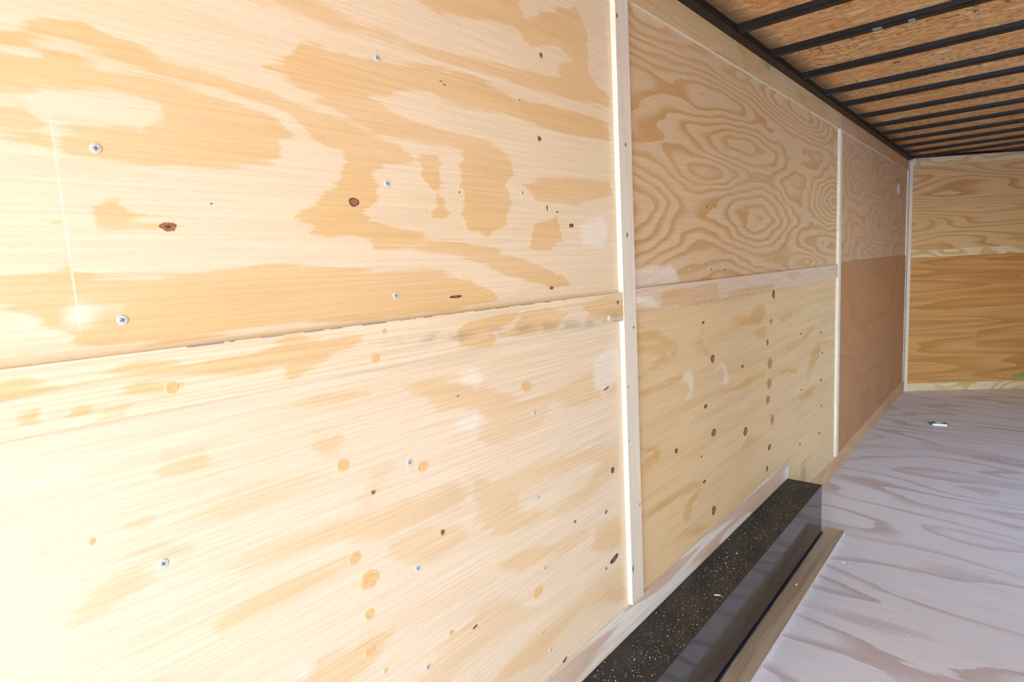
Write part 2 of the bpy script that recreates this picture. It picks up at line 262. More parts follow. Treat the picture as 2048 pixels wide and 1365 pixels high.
# ---- field on a panel grid: signed distance to outlines, + inside
def sdf(polys, Y, Z):
    best = np.full(Y.shape, -1.0)
    for P in polys:
        P = np.array(P)
        Q = np.roll(P, -1, 0)
        dmin = np.full(Y.shape, 9.0)
        ins = np.zeros(Y.shape, bool)
        for (a, b), (c, d) in zip(P, Q):
            ey, ez = c - a, d - b
            L = ey * ey + ez * ez + 1e-12
            t = np.clip(((Y - a) * ey + (Z - b) * ez) / L, 0, 1)
            dmin = np.minimum(dmin, np.hypot(Y - a - t * ey, Z - b - t * ez))
            hit = ((b > Z) != (d > Z)) & (Y < ey * (Z - b) / (ez if abs(ez) > 1e-12 else 1e-12) + a)
            ins ^= hit
        best = np.maximum(best, np.where(ins, dmin, -dmin))
    return best

def panel(name, y0, y1, z0, z1, x, t, res, mat, fields, parent):
    """sheet lying in the left wall: fine front grid that carries the figure, closed edges and back"""
    ny, nz = max(2, int((y1 - y0) / res)), max(2, int((z1 - z0) / res))
    ys, zs = np.linspace(y0, y1, ny + 1), np.linspace(z0, z1, nz + 1)
    Y, Z = np.meshgrid(ys, zs, indexing='ij')
    oy, oz = (y0 + y1) / 2, z0
    V = np.stack([np.full(Y.shape, 0.0), Y - oy, Z - oz], -1).reshape(-1, 3)
    idx = np.arange((ny + 1) * (nz + 1)).reshape(ny + 1, nz + 1)
    F = np.stack([idx[:-1, :-1], idx[1:, :-1], idx[1:, 1:], idx[:-1, 1:]], -1).reshape(-1, 4)
    k = len(V)
    ring = [(y0, z0), (y1, z0), (y1, z1), (y0, z1)]
    SV = [(0.0, a - oy, b - oz) for a, b in ring] + [(-t, a - oy, b - oz) for a, b in ring]
    SF = [(k + i, k + 4 + i, k + 4 + (i + 1) % 4, k + (i + 1) % 4) for i in range(4)] + [(k + 4, k + 7, k + 6, k + 5)]
    me = bpy.data.meshes.new(name)
    me.from_pydata(np.vstack([V, np.array(SV)]).tolist(), [], F.tolist() + SF)
    me.materials.append(mat)
    for an, fn in fields.items():
        val = np.concatenate([fn(Y, Z).reshape(-1), np.full(8, -0.2)]).astype(np.float32)
        a = me.attributes.new(an, 'FLOAT', 'POINT')
        a.data.foreach_set('value', np.ascontiguousarray(val))
    me.update()
    o = bpy.data.objects.new(name, me)
    o.location = (x, oy, oz)
    return link(o, parent)

none = lambda Y, Z: np.full(Y.shape, -0.2)
def loose(Y, Z):
    # free-running figure for the parts of the near sheets that were not measured
    return 0.035 * (np.sin(2.1 * Y + 9 * Z + 1.3 * np.sin(3 * Y)) + 0.8 * np.sin(-1.3 * Y + 17 * Z + 2 * np.sin(1.7 * Y + 1)) + 0.5 * np.sin(4.1 * Y + 5 * Z)) - 0.018
def beyond(p, q, Y, Z):
    (a, b), (c, d) = p, q
    return ((Y - a) * -(d - b) + (Z - b) * (c - a)) / math.hypot(c - a, d - b)
def F_(orange=(), sub=(), pale=(), grey=(), free=None):
    def fo(Y, Z):
        d = sdf(orange, Y, Z) if orange else np.full(Y.shape, -0.2)
        if sub: d = np.minimum(d, -sdf(sub, Y, Z))
        if free: d = np.maximum(d, np.minimum(loose(Y, Z), 0.6 * free(Y, Z)))
        return np.clip(d, -0.2, 0.2)
    return {'patch': fo,
            'pale': (lambda Y, Z: np.clip(sdf(pale, Y, Z), -0.2, 0.2)) if pale else none,
            'grey': (lambda Y, Z: np.clip(sdf(grey, Y, Z), -0.2, 0.2)) if grey else none}

def bumps(L, tilt=(0, 0)):
    def h(Y, Z):
        s = Y * tilt[0] + Z * tilt[1]
        for (y, z, sy, sz, a) in L:
            s = s + a * np.exp(-((Y - y) / sy) ** 2 - ((Z - z) / sz) ** 2)
        return s
    return h

# ------------------------------------------------------------------ materials
M = {}
M['A'] = wood('veneer_upper_near', mode='patch', seed=1.0, grain=0.055, ragged=0.022, blotch=0.30, strength=0.95, spots=[((0.0, 0.191, 1.40), (1.0, 0.0016, 0.17), (0.92, 0.84, 0.70), 0.4)])
M['B'] = wood('veneer_lower_near', mode='patch', seed=11.0, grain=0.075, ragged=0.030, blotch=0.55, strength=0.78, edge=0.010, light=(0.82, 0.65, 0.46), dark=(0.75, 0.50, 0.25))
M['C'] = wood('veneer_upper_middle', mode='phase', seed=21.0, lo=0.38, hi=0.8, strength=0.95, ringnoise=2.6, light=(0.72, 0.51, 0.31), dark=(0.61, 0.34, 0.14), grain=0.06)
M['D'] = wood('veneer_lower_middle', mode='patch', seed=31.0, ragged=0.03, blotch=0.5, strength=0.9, edge=0.012, light=(0.79, 0.57, 0.32), dark=(0.69, 0.40, 0.15), grain=0.06, streak=0.25)
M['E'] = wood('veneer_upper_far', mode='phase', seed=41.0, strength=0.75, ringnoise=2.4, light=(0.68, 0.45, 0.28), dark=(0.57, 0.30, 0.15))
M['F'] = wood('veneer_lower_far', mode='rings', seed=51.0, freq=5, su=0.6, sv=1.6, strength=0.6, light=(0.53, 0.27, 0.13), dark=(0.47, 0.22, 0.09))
M['band'] = wood('veneer_strip_near', mode='patch', grey=True, seed=61.0, ragged=0.02, blotch=0.3, strength=0.9, pale=(0.85, 0.75, 0.6))
M['band2'] = wood('veneer_strip_middle', mode='patch', seed=71.0, ragged=0.02, blotch=0.3, strength=0.9, light=(0.76, 0.58, 0.43), dark=(0.72, 0.45, 0.24))
M['batten'] = wood('batten_veneer', 'upright', seed=81.0, freq=3, su=0.7, sv=9.0, strength=0.35, light=(0.80, 0.70, 0.58), dark=(0.72, 0.57, 0.42), grain=0.06)
M['ply_edge'] = plain('plywood_cut_edge', (0.86, 0.76, 0.58), 0.7, var=0.08, scale=60)
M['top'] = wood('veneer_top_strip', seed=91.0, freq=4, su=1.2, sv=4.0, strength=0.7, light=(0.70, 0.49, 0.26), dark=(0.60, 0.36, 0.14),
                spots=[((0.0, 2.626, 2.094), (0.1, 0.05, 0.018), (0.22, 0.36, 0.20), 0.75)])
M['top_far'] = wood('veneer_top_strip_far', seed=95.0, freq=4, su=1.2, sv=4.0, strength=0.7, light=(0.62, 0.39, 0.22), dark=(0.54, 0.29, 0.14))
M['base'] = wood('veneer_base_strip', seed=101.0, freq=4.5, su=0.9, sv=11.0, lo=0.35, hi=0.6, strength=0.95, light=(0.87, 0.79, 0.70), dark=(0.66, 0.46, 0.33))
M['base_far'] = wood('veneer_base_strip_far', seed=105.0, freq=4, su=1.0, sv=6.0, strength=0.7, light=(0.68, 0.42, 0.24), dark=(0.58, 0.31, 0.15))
M['nose_up'] = wood('veneer_nose_upper', 'nose', seed=111.0, freq=11, su=0.75, sv=4.2, lo=0.42, hi=0.92, strength=0.95, light=(0.72, 0.46, 0.23), dark=(0.57, 0.28, 0.09))
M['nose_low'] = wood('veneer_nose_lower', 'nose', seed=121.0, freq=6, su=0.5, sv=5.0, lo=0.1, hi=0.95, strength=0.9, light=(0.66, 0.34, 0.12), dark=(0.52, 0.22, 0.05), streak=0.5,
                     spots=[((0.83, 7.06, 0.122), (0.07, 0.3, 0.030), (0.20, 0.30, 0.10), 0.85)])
M['nose_trim'] = wood('veneer_nose_strip', 'nose', seed=131.0, freq=6, su=3.0, sv=5.0, lo=0.4, hi=0.8, strength=0.9, light=(0.80, 0.61, 0.38), dark=(0.64, 0.38, 0.16))
M['floor'] = wood('floor_veneer', 'floor', seed=143.0, freq=6.0, su=0.7, sv=2.6, lo=0.60, hi=0.92, strength=0.85, light=(0.90, 0.89, 0.96), dark=(0.64, 0.52, 0.50), grain=0.06, blotch=0.55, rough=0.5)
M['kerb'] = wood('floor_strip_wood', 'along', seed=151.0, freq=5, su=0.8, sv=8.0, strength=0.6, light=(0.60, 0.47, 0.33), dark=(0.42, 0.29, 0.18), rough=0.55, streak=0.5)
M['kerb_edge'] = plain('floor_strip_cut_edge', (0.74, 0.66, 0.62), 0.7, var=0.1)
M['right'] = wood('veneer_opposite_wall', seed=161.0, freq=6)
M['steel'] = plain('black_painted_steel', (0.016, 0.011, 0.008), 0.45, 0.0, 0.18, var=0.25, scale=14)
M['skin'] = plain('white_aluminium_skin', (0.75, 0.75, 0.75), 0.4, 0.2)
M['zinc'] = plain('zinc_plated_steel', (0.66, 0.70, 0.73), 0.45, 0.35)
M['recess'] = plain('screw_recess', (0.20, 0.21, 0.22), 0.6, 0.3)
M['knot_rim'] = plain('knot_bark', (0.085, 0.035, 0.018), 0.7, var=0.3, scale=400)
M['knot_core'] = plain('knot_heart', (0.34, 0.13, 0.065), 0.6, var=0.35, scale=300)
M['knot_pale'] = plain('knot_pale_heart', (0.55, 0.30, 0.15), 0.6, var=0.3, scale=300)
M['ink'] = plain('faded_ink', (0.20, 0.13, 0.07), 0.8)
M['nail'] = plain('rusty_nail_hole', (0.12, 0.075, 0.045), 0.8)
M['gap'] = plain('shadow_gap_tone', (0.30, 0.25, 0.20), 0.8)  # dark tone standing in for shade along the strip edges
M['tape'] = plain('grey_tape', (0.30, 0.29, 0.28), 0.6)
M['dust'] = plain('pine_sawdust', (0.70, 0.60, 0.45), 0.9)
M['chip'] = plain('pale_wood_chip', (0.86, 0.80, 0.70), 0.8)
M['filler'] = plain('white_filler', (0.9, 0.89, 0.88), 0.6)

def osb():
    n = NT('strand_board')
    x, y, z = n.pos()
    wob = n.m('MULTIPLY', n.m('SUBTRACT', n.noise(n.m('MULTIPLY', x, 4.0), n.m('MULTIPLY', y, 9.0), 2.0, 2.0), 0.5), 0.08)
    yy = n.m('ADD', y, wob)
    vo = n.t.nodes.new('ShaderNodeTexVoronoi')
    vo.inputs['Scale'].default_value = 1.0
    n.put(vo.inputs['Vector'], n.vec(n.m('MULTIPLY', x, 16.0), n.m('MULTIPLY', yy, 75.0), 0.0))
    sp = n.t.nodes.new('ShaderNodeSeparateColor')
    n.t.links.new(vo.outputs['Color'], sp.inputs[0])
    c = n.mix(n.rng(sp.outputs[0], 0.0, 1.0, 0, 1, 'LINEAR'), (0.86, 0.48, 0.19), (0.68, 0.31, 0.09))
    c = n.mix(n.rng(sp.outputs[1], 0.78, 0.95), c, (0.86, 0.58, 0.28))
    fine = n.noise(n.m('MULTIPLY', x, 22.0), n.m('MULTIPLY', yy, 240.0), 4.0, 3.0, 0.6)
    c = n.mix(n.rng(fine, 0.52, 0.70, 0.0, 0.8), c, (0.32, 0.14, 0.05))
    # dark strand ends, mould and black overspray along the steel
    fl = n.noise(n.m('MULTIPLY', x, 35.0), n.m('MULTIPLY', yy, 130.0), 8.0, 2.0)
    big = n.noise(n.m('MULTIPLY', x, 1.6), n.m('MULTIPLY', y, 3.0), 1.0, 2.0)
    c = n.mix(n.m('MULTIPLY', n.rng(fl, 0.56, 0.66), n.rng(big, 0.40, 0.62, 0.25, 0.95)), c, (0.07, 0.04, 0.025))
    ov = n.m('ADD', x, n.m('MULTIPLY', n.m('SUBTRACT', fine, 0.5), 0.10))
    c = n.mix(n.rng(ov, 0.045, 0.14, 0.75, 0.0), c, (0.045, 0.03, 0.02))
    return n.set(c, 0.75, 0.0, 0.3)
M['osb'] = osb()

def blackbox():
    n = NT('glossy_black_paint')
    x, y, z = n.pos()
    d = n.noise(n.m('MULTIPLY', x, 9.0), n.m('MULTIPLY', y, 9.0), n.m('MULTIPLY', z, 9.0), 3.0)
    c = n.mix(n.rng(d, 0.4, 0.7), (0.016, 0.016, 0.020), (0.030, 0.026, 0.024))
    return n.set(c, n.rng(d, 0.3, 0.7, 0.07, 0.16), 0.0, 0.9)
M['gloss'] = blackbox()
def blacktop():
    n = NT('dusty_black_paint')
    x, y, z = n.pos()
    d = n.noise(n.m('MULTIPLY', x, 14.0), n.m('MULTIPLY', y, 7.0), 0.0, 4.0)
    f = n.noise(n.m('MULTIPLY', x, 420.0), n.m('MULTIPLY', y, 420.0), 0.0, 2.0)
    c = n.mix(n.rng(d, 0.3, 0.75, 0.1, 0.8), (0.022, 0.021, 0.021), (0.050, 0.040, 0.032))
    c = n.mix(n.m('MULTIPLY', n.rng(f, 0.55, 0.75), n.rng(d, 0.35, 0.7)), c, (0.12, 0.10, 0.07))
    return n.set(c, 0.58, 0.0, 0.4)
M['boxtop'] = blacktop()
def ground_mat():
    n = NT('sunlit_concrete')
    x, y, z = n.pos()
    d = n.noise(n.m('MULTIPLY', x, 1.5), n.m('MULTIPLY', y, 1.5), 0.0, 5.0)
    return n.set(n.mix(d, (0.48, 0.49, 0.51), (0.60, 0.61, 0.63)), 0.9)
M['ground'] = ground_mat()

# ------------------------------------------------------------------ shell
WID, NOSE, KN = 2.44, 6.49, 0.68                      # inside width, where the V nose starts, its slope
CX = WID / 2
DECK, ANG = 2.135, 2.110
plan = [(0, REAR), (WID, REAR), (WID, NOSE), (CX, NOSE + KN * CX), (0, NOSE)]
def slab(name, z0, z1, mat, plan=plan, parent=None, **kw):
    k = len(plan)
    v = [(a, b, z0) for a, b in plan] + [(a, b, z1) for a, b in plan]
    f = [tuple(range(k))[::-1], tuple(range(k, 2 * k))] + [(i, (i + 1) % k, k + (i + 1) % k, k + i) for i in range(k)]
    return link(bpy.data.objects.new(name, mesh(name, v, f, mat)), parent, **kw)

ground = box('ground', (-25, 25, -30, 20, -0.75, -0.60), M['ground'], kind='structure')
floor = slab('floor', -0.05, 0.0, M['floor'], kind='structure')
OUT = [(-0.06, REAR), (WID + 0.06, REAR), (WID + 0.06, NOSE + 0.02), (CX, NOSE + KN * CX + 0.08), (-0.06, NOSE + 0.02)]
ceiling = slab('ceiling', DECK, DECK + 0.03, M['osb'], OUT, kind='structure')
v, f = box_vf(-0.06, -0.0125, REAR, NOSE, -0.05, DECK)
wall_left = link(bpy.data.objects.new('wall_left', mesh('wall_left', v, f, M['skin'])), kind='structure')
v, f = [], []
for b in ((REAR, SD0, -0.05, DECK), (SD1, NOSE, -0.05, DECK), (SD0, SD1, SDH, DECK), (SD0, SD1, -0.05, 0.0)):  # leaves the opening for the added side door
    bv, bf = box_vf(WID, WID + 0.06, *b)
    f += [tuple(i + len(v) for i in q) for q in bf]
    v += bv
wall_right = link(bpy.data.objects.new('wall_right', mesh('wall_right', v, f, M['right'])), kind='structure')
def nose(name, side, mat):
    L = math.hypot(CX, KN * CX)
    v, f = box_vf(0, L, 0, 0.05, 0, DECK + 0.05)
    o = bpy.data.objects.new(name, mesh(name, v, f, mat))
    a = math.atan(KN)
    o.location = (0, NOSE, -0.05)
    o.rotation_euler = (0, 0, a)
    if side < 0:
        o.location = (CX, NOSE + KN * CX, -0.05)
        o.rotation_euler = (0, 0, -a)
    return link(o, None, kind='structure')
wall_front = nose('wall_front', 1, M['skin'])
wall_front_right = nose('wall_front_right', -1, M['right'])

# leaf of the added side door, hinged forward and ajar to limit its daylight
v, f = box_vf(0.0, 0.035, -(SD1 - SD0) + 0.01, 0.0, 0.01, SDH - 0.01)
door_1 = link(bpy.data.objects.new('door_1', mesh('door_1', v, f, M['skin'])), kind='structure')  # leaf of the added, unseen side door
door_1.location = (WID + 0.065, SD1 - 0.005, 0.0)
door_1.rotation_euler = (0, 0, math.radians(33))

# ------------------------------------------------------------------ left wall plywood
B1, B2 = 1.445, 3.905                                 # sheet joints, hidden by the battens
cph = bumps([(2.47, 1.475, 0.55, 0.15, 6.2), (2.40, 1.755, 0.62, 0.085, 5.0), (1.44, 1.464, 0.45, 0.17, 7.5), (3.80, 1.60, 0.50, 0.12, 7.0),
             (1.60, 2.05, 0.34, 0.14, 4.5), (3.2, 2.00, 0.7, 0.10, 6.0), (3.3, 1.28, 0.5, 0.06, 4.0), (2.3, 1.99, 0.5, 0.07, 3.0), (2.0, 1.62, 0.3, 0.05, -1.5)], (0.4, 3.0))
eph = bumps([(5.2, 1.55, 0.55, 0.16, 4.5), (4.4, 1.8, 0.4, 0.2, 4.0), (5.6, 1.9, 0.5, 0.12, 4.0), (4.0, 1.45, 0.3, 0.18, 4.0), (6.1, 1.6, 0.4, 0.2, 3.5)], (0.3, 2.0))
G = 0.0015
pA = panel('plywood_panel', REAR, B1 - G, 1.215, 2.118, 0.0, 0.012, 0.008, M['A'], F_(DATA['A_or'], (), DATA['A_pale'], free=lambda Y, Z: np.maximum(0.11 - Y, beyond((0.16, 1.66), (1.41, 2.05), Y, Z))), wall_left)
pB = panel('plywood_panel', REAR, B1 - G, 0.0, 1.213, 0.0, 0.012, 0.008, M['B'], F_(DATA['B_or'], DATA['B_sub'], DATA['B_pale'], free=lambda Y, Z: np.maximum(0.06 - Y, beyond((1.15, 0.24), (0.07, 0.89), Y, Z))), wall_left)
pC = panel('plywood_panel', B1 + G, B2 - G, 1.215, 2.118, 0.0, 0.012, 0.010, M['C'], {'phase': cph, **{k: v for k, v in F_(pale=DATA['C_pale']).items() if k == 'pale'}}, wall_left)
pD = panel('plywood_panel', B1 + G, B2 - G, 0.0, 1.213, 0.0, 0.012, 0.009, M['D'], F_(DATA['D_or'], (), DATA['D_pale']), wall_left)
pE = panel('plywood_panel', B2 + G, NOSE, 1.215, 2.118, 0.0, 0.012, 0.016, M['E'], {'phase': eph, 'pale': none}, wall_left)
pF = panel('plywood_panel', B2 + G, NOSE, 0.0, 1.268, 0.006, 0.017, 0.3, M['F'], {}, wall_left)

# strips and battens (12 mm plywood rips)
T = 0.0145
strip1 = panel('trim_1', REAR, 1.4123, 1.174, 1.251, 0.0130, 0.0128, 0.006, M['band'], F_(DATA['band_or'], (), (), DATA['band_grey']), None)
strip1['kind'] = 'structure'
strip2 = panel('trim_2', 1.479, 3.8725, 1.180, 1.256, 0.0105, 0.0103, 0.008, M['band2'], F_(DATA['band2_or'], (), DATA['band2_pale']), None)
strip2['kind'] = 'structure'

def batten(name, y0, y1, z0, z1, t):
    """upright rip: veneer face plus pale cut edges with the plies showing"""
    root = box(name, (0.0002, t, y0, y1, z0, z1), [M['batten'], M['ply_edge']], kind='structure')
    for p in root.data.polygons:
        if abs(p.normal.x) < 0.5: p.material_index = 1
    return root
trim_3 = batten('trim_3', 1.4123, 1.479, 0.3465, 2.022, T)
trim_4 = batten('trim_4', 3.8725, 3.926, 0.0985, 2.022, T)
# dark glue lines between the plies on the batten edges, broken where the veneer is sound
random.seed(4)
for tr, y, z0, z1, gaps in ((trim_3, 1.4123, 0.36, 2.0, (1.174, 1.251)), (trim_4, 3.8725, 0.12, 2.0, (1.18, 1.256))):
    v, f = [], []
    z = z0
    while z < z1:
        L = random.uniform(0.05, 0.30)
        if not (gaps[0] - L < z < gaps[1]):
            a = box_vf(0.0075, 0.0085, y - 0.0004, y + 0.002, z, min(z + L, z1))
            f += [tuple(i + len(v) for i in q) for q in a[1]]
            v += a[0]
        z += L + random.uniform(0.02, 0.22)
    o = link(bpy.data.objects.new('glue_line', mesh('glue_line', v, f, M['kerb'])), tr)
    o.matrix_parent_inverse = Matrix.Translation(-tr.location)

def joint_shade(parent, x, z, y0, y1, seed, lo, hi):
    # broken dark bars painting the shadow gap along a strip's edge
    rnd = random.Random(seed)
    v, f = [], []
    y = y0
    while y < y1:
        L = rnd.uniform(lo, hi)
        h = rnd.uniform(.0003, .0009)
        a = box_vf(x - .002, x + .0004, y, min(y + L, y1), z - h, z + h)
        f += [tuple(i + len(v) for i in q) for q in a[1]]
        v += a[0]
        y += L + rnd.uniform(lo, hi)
    o = link(bpy.data.objects.new('joint_gap', mesh('joint_gap', v, f, M['gap'])), parent)  # bars standing in for the shadow gap
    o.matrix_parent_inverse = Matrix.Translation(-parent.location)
joint_shade(strip1, 0.0130, 1.2502, 0.30, 1.15, 2, .004, .05)
joint_shade(strip2, 0.0105, 1.1806, 1.85, 2.85, 3, .006, .05)

def strip(name, y0, y1, z0, z1, t, mat, lower_edge=True):
    o = box(name, (0.0002, t, y0, y1, z0, z1), [mat, M['ply_edge']], kind='structure')
    for p in o.data.polygons:
        if abs(p.normal.x) < 0.5: p.material_index = 1
    return o
trim_5 = strip('trim_5', REAR, 3.905, 2.0235, 2.1085, 0.009, M['top'])
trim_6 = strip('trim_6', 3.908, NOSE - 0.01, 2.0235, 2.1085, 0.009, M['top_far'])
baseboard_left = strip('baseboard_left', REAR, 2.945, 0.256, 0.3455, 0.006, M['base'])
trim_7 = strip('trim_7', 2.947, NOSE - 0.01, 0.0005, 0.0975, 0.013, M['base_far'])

# ------------------------------------------------------------------ nose wall
a = math.atan(KN)
L = math.hypot(CX, KN * CX)
def nbox(name, s0, s1, z0, z1, t, mat, parent, edge=True, **kw):
    v, f = box_vf(s0, s1, -t, -0.0002, z0 , z1)
    me = mesh(name, v, f, [mat, M['ply_edge']] if edge else mat)
    if edge:
        for p in me.polygons:
            if abs(p.normal.y) < 0.5: p.material_index = 1
    o = bpy.data.objects.new(name, me)
    if parent is None:
        o.location = (0, NOSE, 0)
        o.rotation_euler = (0, 0, a)
    else:
        o.location = (0, 0, 0.05)
    return link(o, parent, **kw)
nbox('plywood_panel', 0.015, L - 0.01, 1.24, 2.122, 0.010, M['nose_up'], wall_front)
nbox('plywood_panel', 0.015, L - 0.01, 0.002, 1.238, 0.010, M['nose_low'], wall_front)
nbox('trim_8', 0.040, L - 0.01, 1.238, 1.306, 0.016, M['nose_trim'], None, kind='structure')
nbox('trim_9', 0.040, L - 0.01, 2.060, 2.122, 0.016, M['nose_trim'], None, kind='structure')
nbox('baseboard_front', 0.040, L - 0.01, 0.001, 0.074, 0.016, M['nose_trim'], None, kind='structure')
nbox('trim_10', 0.012, 0.040, 0.001, 2.100, 0.020, M['batten'], None, kind='structure')

# ------------------------------------------------------------------ roof steel
BOWS = [1.42, 1.80, 2.19, 2.555, 2.98, 3.385, 3.725, 4.145, 4.525, 4.89, 5.27, 5.64, 6.02, 6.39, 6.77]
def bow_mesh(half):
    # shallow hat section: flat belly, sloping sides, rolled lips
    prof = [(-0.026, 0.0), (-0.024, -0.017), (-0.018, -0.021), (0.018, -0.021), (0.024, -0.017), (0.026, 0.0)]
    v = [(s * half, p, q) for s in (-1, 1) for p, q in prof]
    k = len(prof)
    f = [(i, i + 1, k + i + 1, k + i) for i in range(k - 1)] + [tuple(range(k))[::-1], tuple(range(k, 2 * k)), (0, k, 2 * k - 1, k - 1)]
    return mesh('roof_bow', v, f, M['steel'])
full = bow_mesh(CX - 0.004)
for i, y in enumerate(BOWS):
    half = CX - 0.004 if y + 0.03 < NOSE else max(0.1, CX - (y + 0.03 - NOSE) / KN - 0.19)
    o = bpy.data.objects.new('roof_bow', full if half > CX - 0.005 else bow_mesh(half))
    o.location = (CX, y + 0.026, DECK)
    link(o, ceiling)
    if i == 3:
        for x, w, t in ((0.402, 0.014, 0.0), (0.505, 0.010, 0.006)):
            v, f = box_vf(-w, w, -0.018, 0.012, -0.0012, -0.0002)
            tp = link(bpy.data.objects.new('tape_patch', mesh('tape_patch', v, f, M['tape'])), o)
            tp.location = (x - CX, -0.004 + t, -0.021)
# roof angle along the left wall and the nose: a level flange and an upstand
def angle(name, L):
    v, f = box_vf(0, 0.042, 0, L, ANG - 0.001, ANG + 0.003)
    v2, f2 = box_vf(0.0005, 0.004, 0, L, ANG + 0.003, DECK - 0.001)
    v3, f3 = box_vf(0.036, 0.042, 0, L, ANG + 0.003, DECK - 0.001)
    vv, ff = list(v), list(f)
    for a_, b_ in ((v2, f2), (v3, f3)):
        ff += [tuple(i + len(vv) for i in q) for q in b_]
        vv += a_
    return bpy.data.objects.new(name, mesh(name, vv, ff, M['steel']))
an = link(angle('trim_11', NOSE - REAR - 0.02), None, kind='structure')
an.location = (0.0, REAR, 0.0)
an = link(angle('trim_12', NOSE - REAR - 0.02), None, kind='structure')
an.location = (WID, NOSE - 0.02, 0.0)
an.rotation_euler = (0, 0, math.pi)
v, f = box_vf(0.05, L - 0.01, -0.10, -0.001, DECK - 0.012, DECK - 0.001)
v2, f2 = box_vf(0.05, L - 0.01, -0.10, -0.094, DECK - 0.020, DECK - 0.012)
an = link(bpy.data.objects.new('trim_13', mesh('trim_13', v + v2, f + [tuple(i + 8 for i in q) for q in f2], M['steel'])), None, kind='structure')
an.location = (0, NOSE, 0)
an.rotation_euler = (0, 0, a)
# faded maker's marks printed on the strand board
v, f = [], []
random.seed(8)
for i in range(26):
    x = 0.30 + i * 0.026 + random.uniform(-.004, .004)
    h = random.uniform(.006, .016)
    w = random.uniform(.004, .009)
    y = 3.075 + random.uniform(-.006, .006)
    q = [(x - w, y - h, DECK - 0.0006), (x - w, y + h, DECK - 0.0006), (x + w, y + h, DECK - 0.0006), (x + w, y - h, DECK - 0.0006)]
    f.append(tuple(len(v) + j for j in range(4)))
    v += q
link(bpy.data.objects.new('ink_marks', mesh('ink_marks', v, f, M['ink'])), ceiling)
v, f = box_vf(0.365, 0.392, 3.155, 3.185, DECK - 0.0008, DECK - 0.0001)
link(bpy.data.objects.new('dark_tag', mesh('dark_tag', v, f, M['ink'])), ceiling)

# ------------------------------------------------------------------ knots, screws, marks on the sheets
def disc(name, rings, seg, mats, jit=0.0, seed=0):
    """stack of rings (radius, height, material) closed by a centre point; faces +x"""
    rnd = random.Random(seed)
    wob = [1 + rnd.uniform(-jit, jit) for _ in range(seg)]
    v, f, mi = [], [], []
    for r, h, _ in rings:
        v += [(h, r * wob[i] * math.cos(2 * math.pi * i / seg), r * wob[i] * math.sin(2 * math.pi * i / seg)) for i in range(seg)]
    for k in range(len(rings) - 1):
        for i in range(seg):
            f.append((k * seg + i, k * seg + (i + 1) % seg, (k + 1) * seg + (i + 1) % seg, (k + 1) * seg + i))
            mi.append(rings[k][2])
    k = len(rings) - 1
    f.append(tuple(k * seg + i for i in range(seg)))
    mi.append(rings[k][2])
    me = mesh(name, v, f, mats)
    for p, q in zip(me.polygons, mi): p.material_index = q
    return me
km = [M['knot_rim'], M['knot_core'], M['knot_pale']]
KN_ME = [disc('knot', [(1.0, 0.0, 0), (0.97, 0.0005, 0), (0.74, 0.0006, 1), (0.3, 0.0005, 1)], 14, km, 0.13, s) for s in range(4)]
KP_ME = [disc('knot', [(1.0, 0.0, 1), (0.97, 0.0004, 1), (0.88, 0.0005, 2), (0.5, 0.0005, 1), (0.3, 0.0005, 2)], 14, km, 0.08, s) for s in range(3)]
KS_ME = [disc('knot', [(1.0, 0.0, 0), (0.95, 0.0005, 0), (0.4, 0.0004, 1)], 10, km, 0.2, s) for s in range(3)]
KR_ME = [disc('knot', [(1.0, 0.0, 1), (0.95, 0.0005, 1), (0.35, 0.0004, 0)], 14, km, 0.15, s) for s in range(3)]
def put(me, parent, y, z, sy=1.0, sz=1.0, x=0.0, tilt=0.0, name=None):
    o = bpy.data.objects.new(name or me.name.split('.')[0], me)
    link(o, parent)
    o.location = (x - parent.location.x, y - parent.location.y, z - parent.location.z)
    o.scale = (1, sy, sz)
    o.rotation_euler = (tilt, 0, 0)
    return o
random.seed(3)
for i, (y, z, ry, rz) in enumerate(DATA['knD']):
    big = rz > 0.0125
    pale = i in (4, 5, 6, 7, 10)
    put(random.choice(KP_ME if pale else KN_ME if big else KS_ME), pD, y, z, ry * (0.75 if pale else 0.9), rz * 0.92, tilt=random.uniform(-.15, .15))
for i, (y, z, ry, rz) in enumerate(DATA['knA']):
    put(random.choice(KR_ME if i in (0, 2, 3, 4) else KN_ME if i == 1 else KS_ME), pA, y, z, ry, rz)
for y, z, ry, rz in DATA['knB']:
    put(random.choice(KR_ME if ry < .006 else KS_ME), pB, y, z, ry, rz, tilt=0.2)

# round resin spots in the near lower sheet and the near strip
M['spot'] = plain('resin_stained_wood', (0.74, 0.46, 0.20), 0.6, var=0.12, scale=160)
M['spot_rim'] = plain('resin_stained_rim', (0.78, 0.53, 0.28), 0.6, var=0.12, scale=160)
SP_ME = [disc('resin_spot', [(1.0, 0.0, 1), (0.97, 0.0003, 1), (0.8, 0.0004, 0)], 16, [M['spot'], M['spot_rim']], 0.10, s_) for s_ in range(3)]
for par, key, x in ((pB, 'plB', 0.0), (strip1, 'plS', 0.0130)):
    for y, z, ry, rz in DATA[key]:
        put(random.choice(SP_ME), par, y, z, ry, rz, x=x, tilt=random.uniform(-.2, .2))

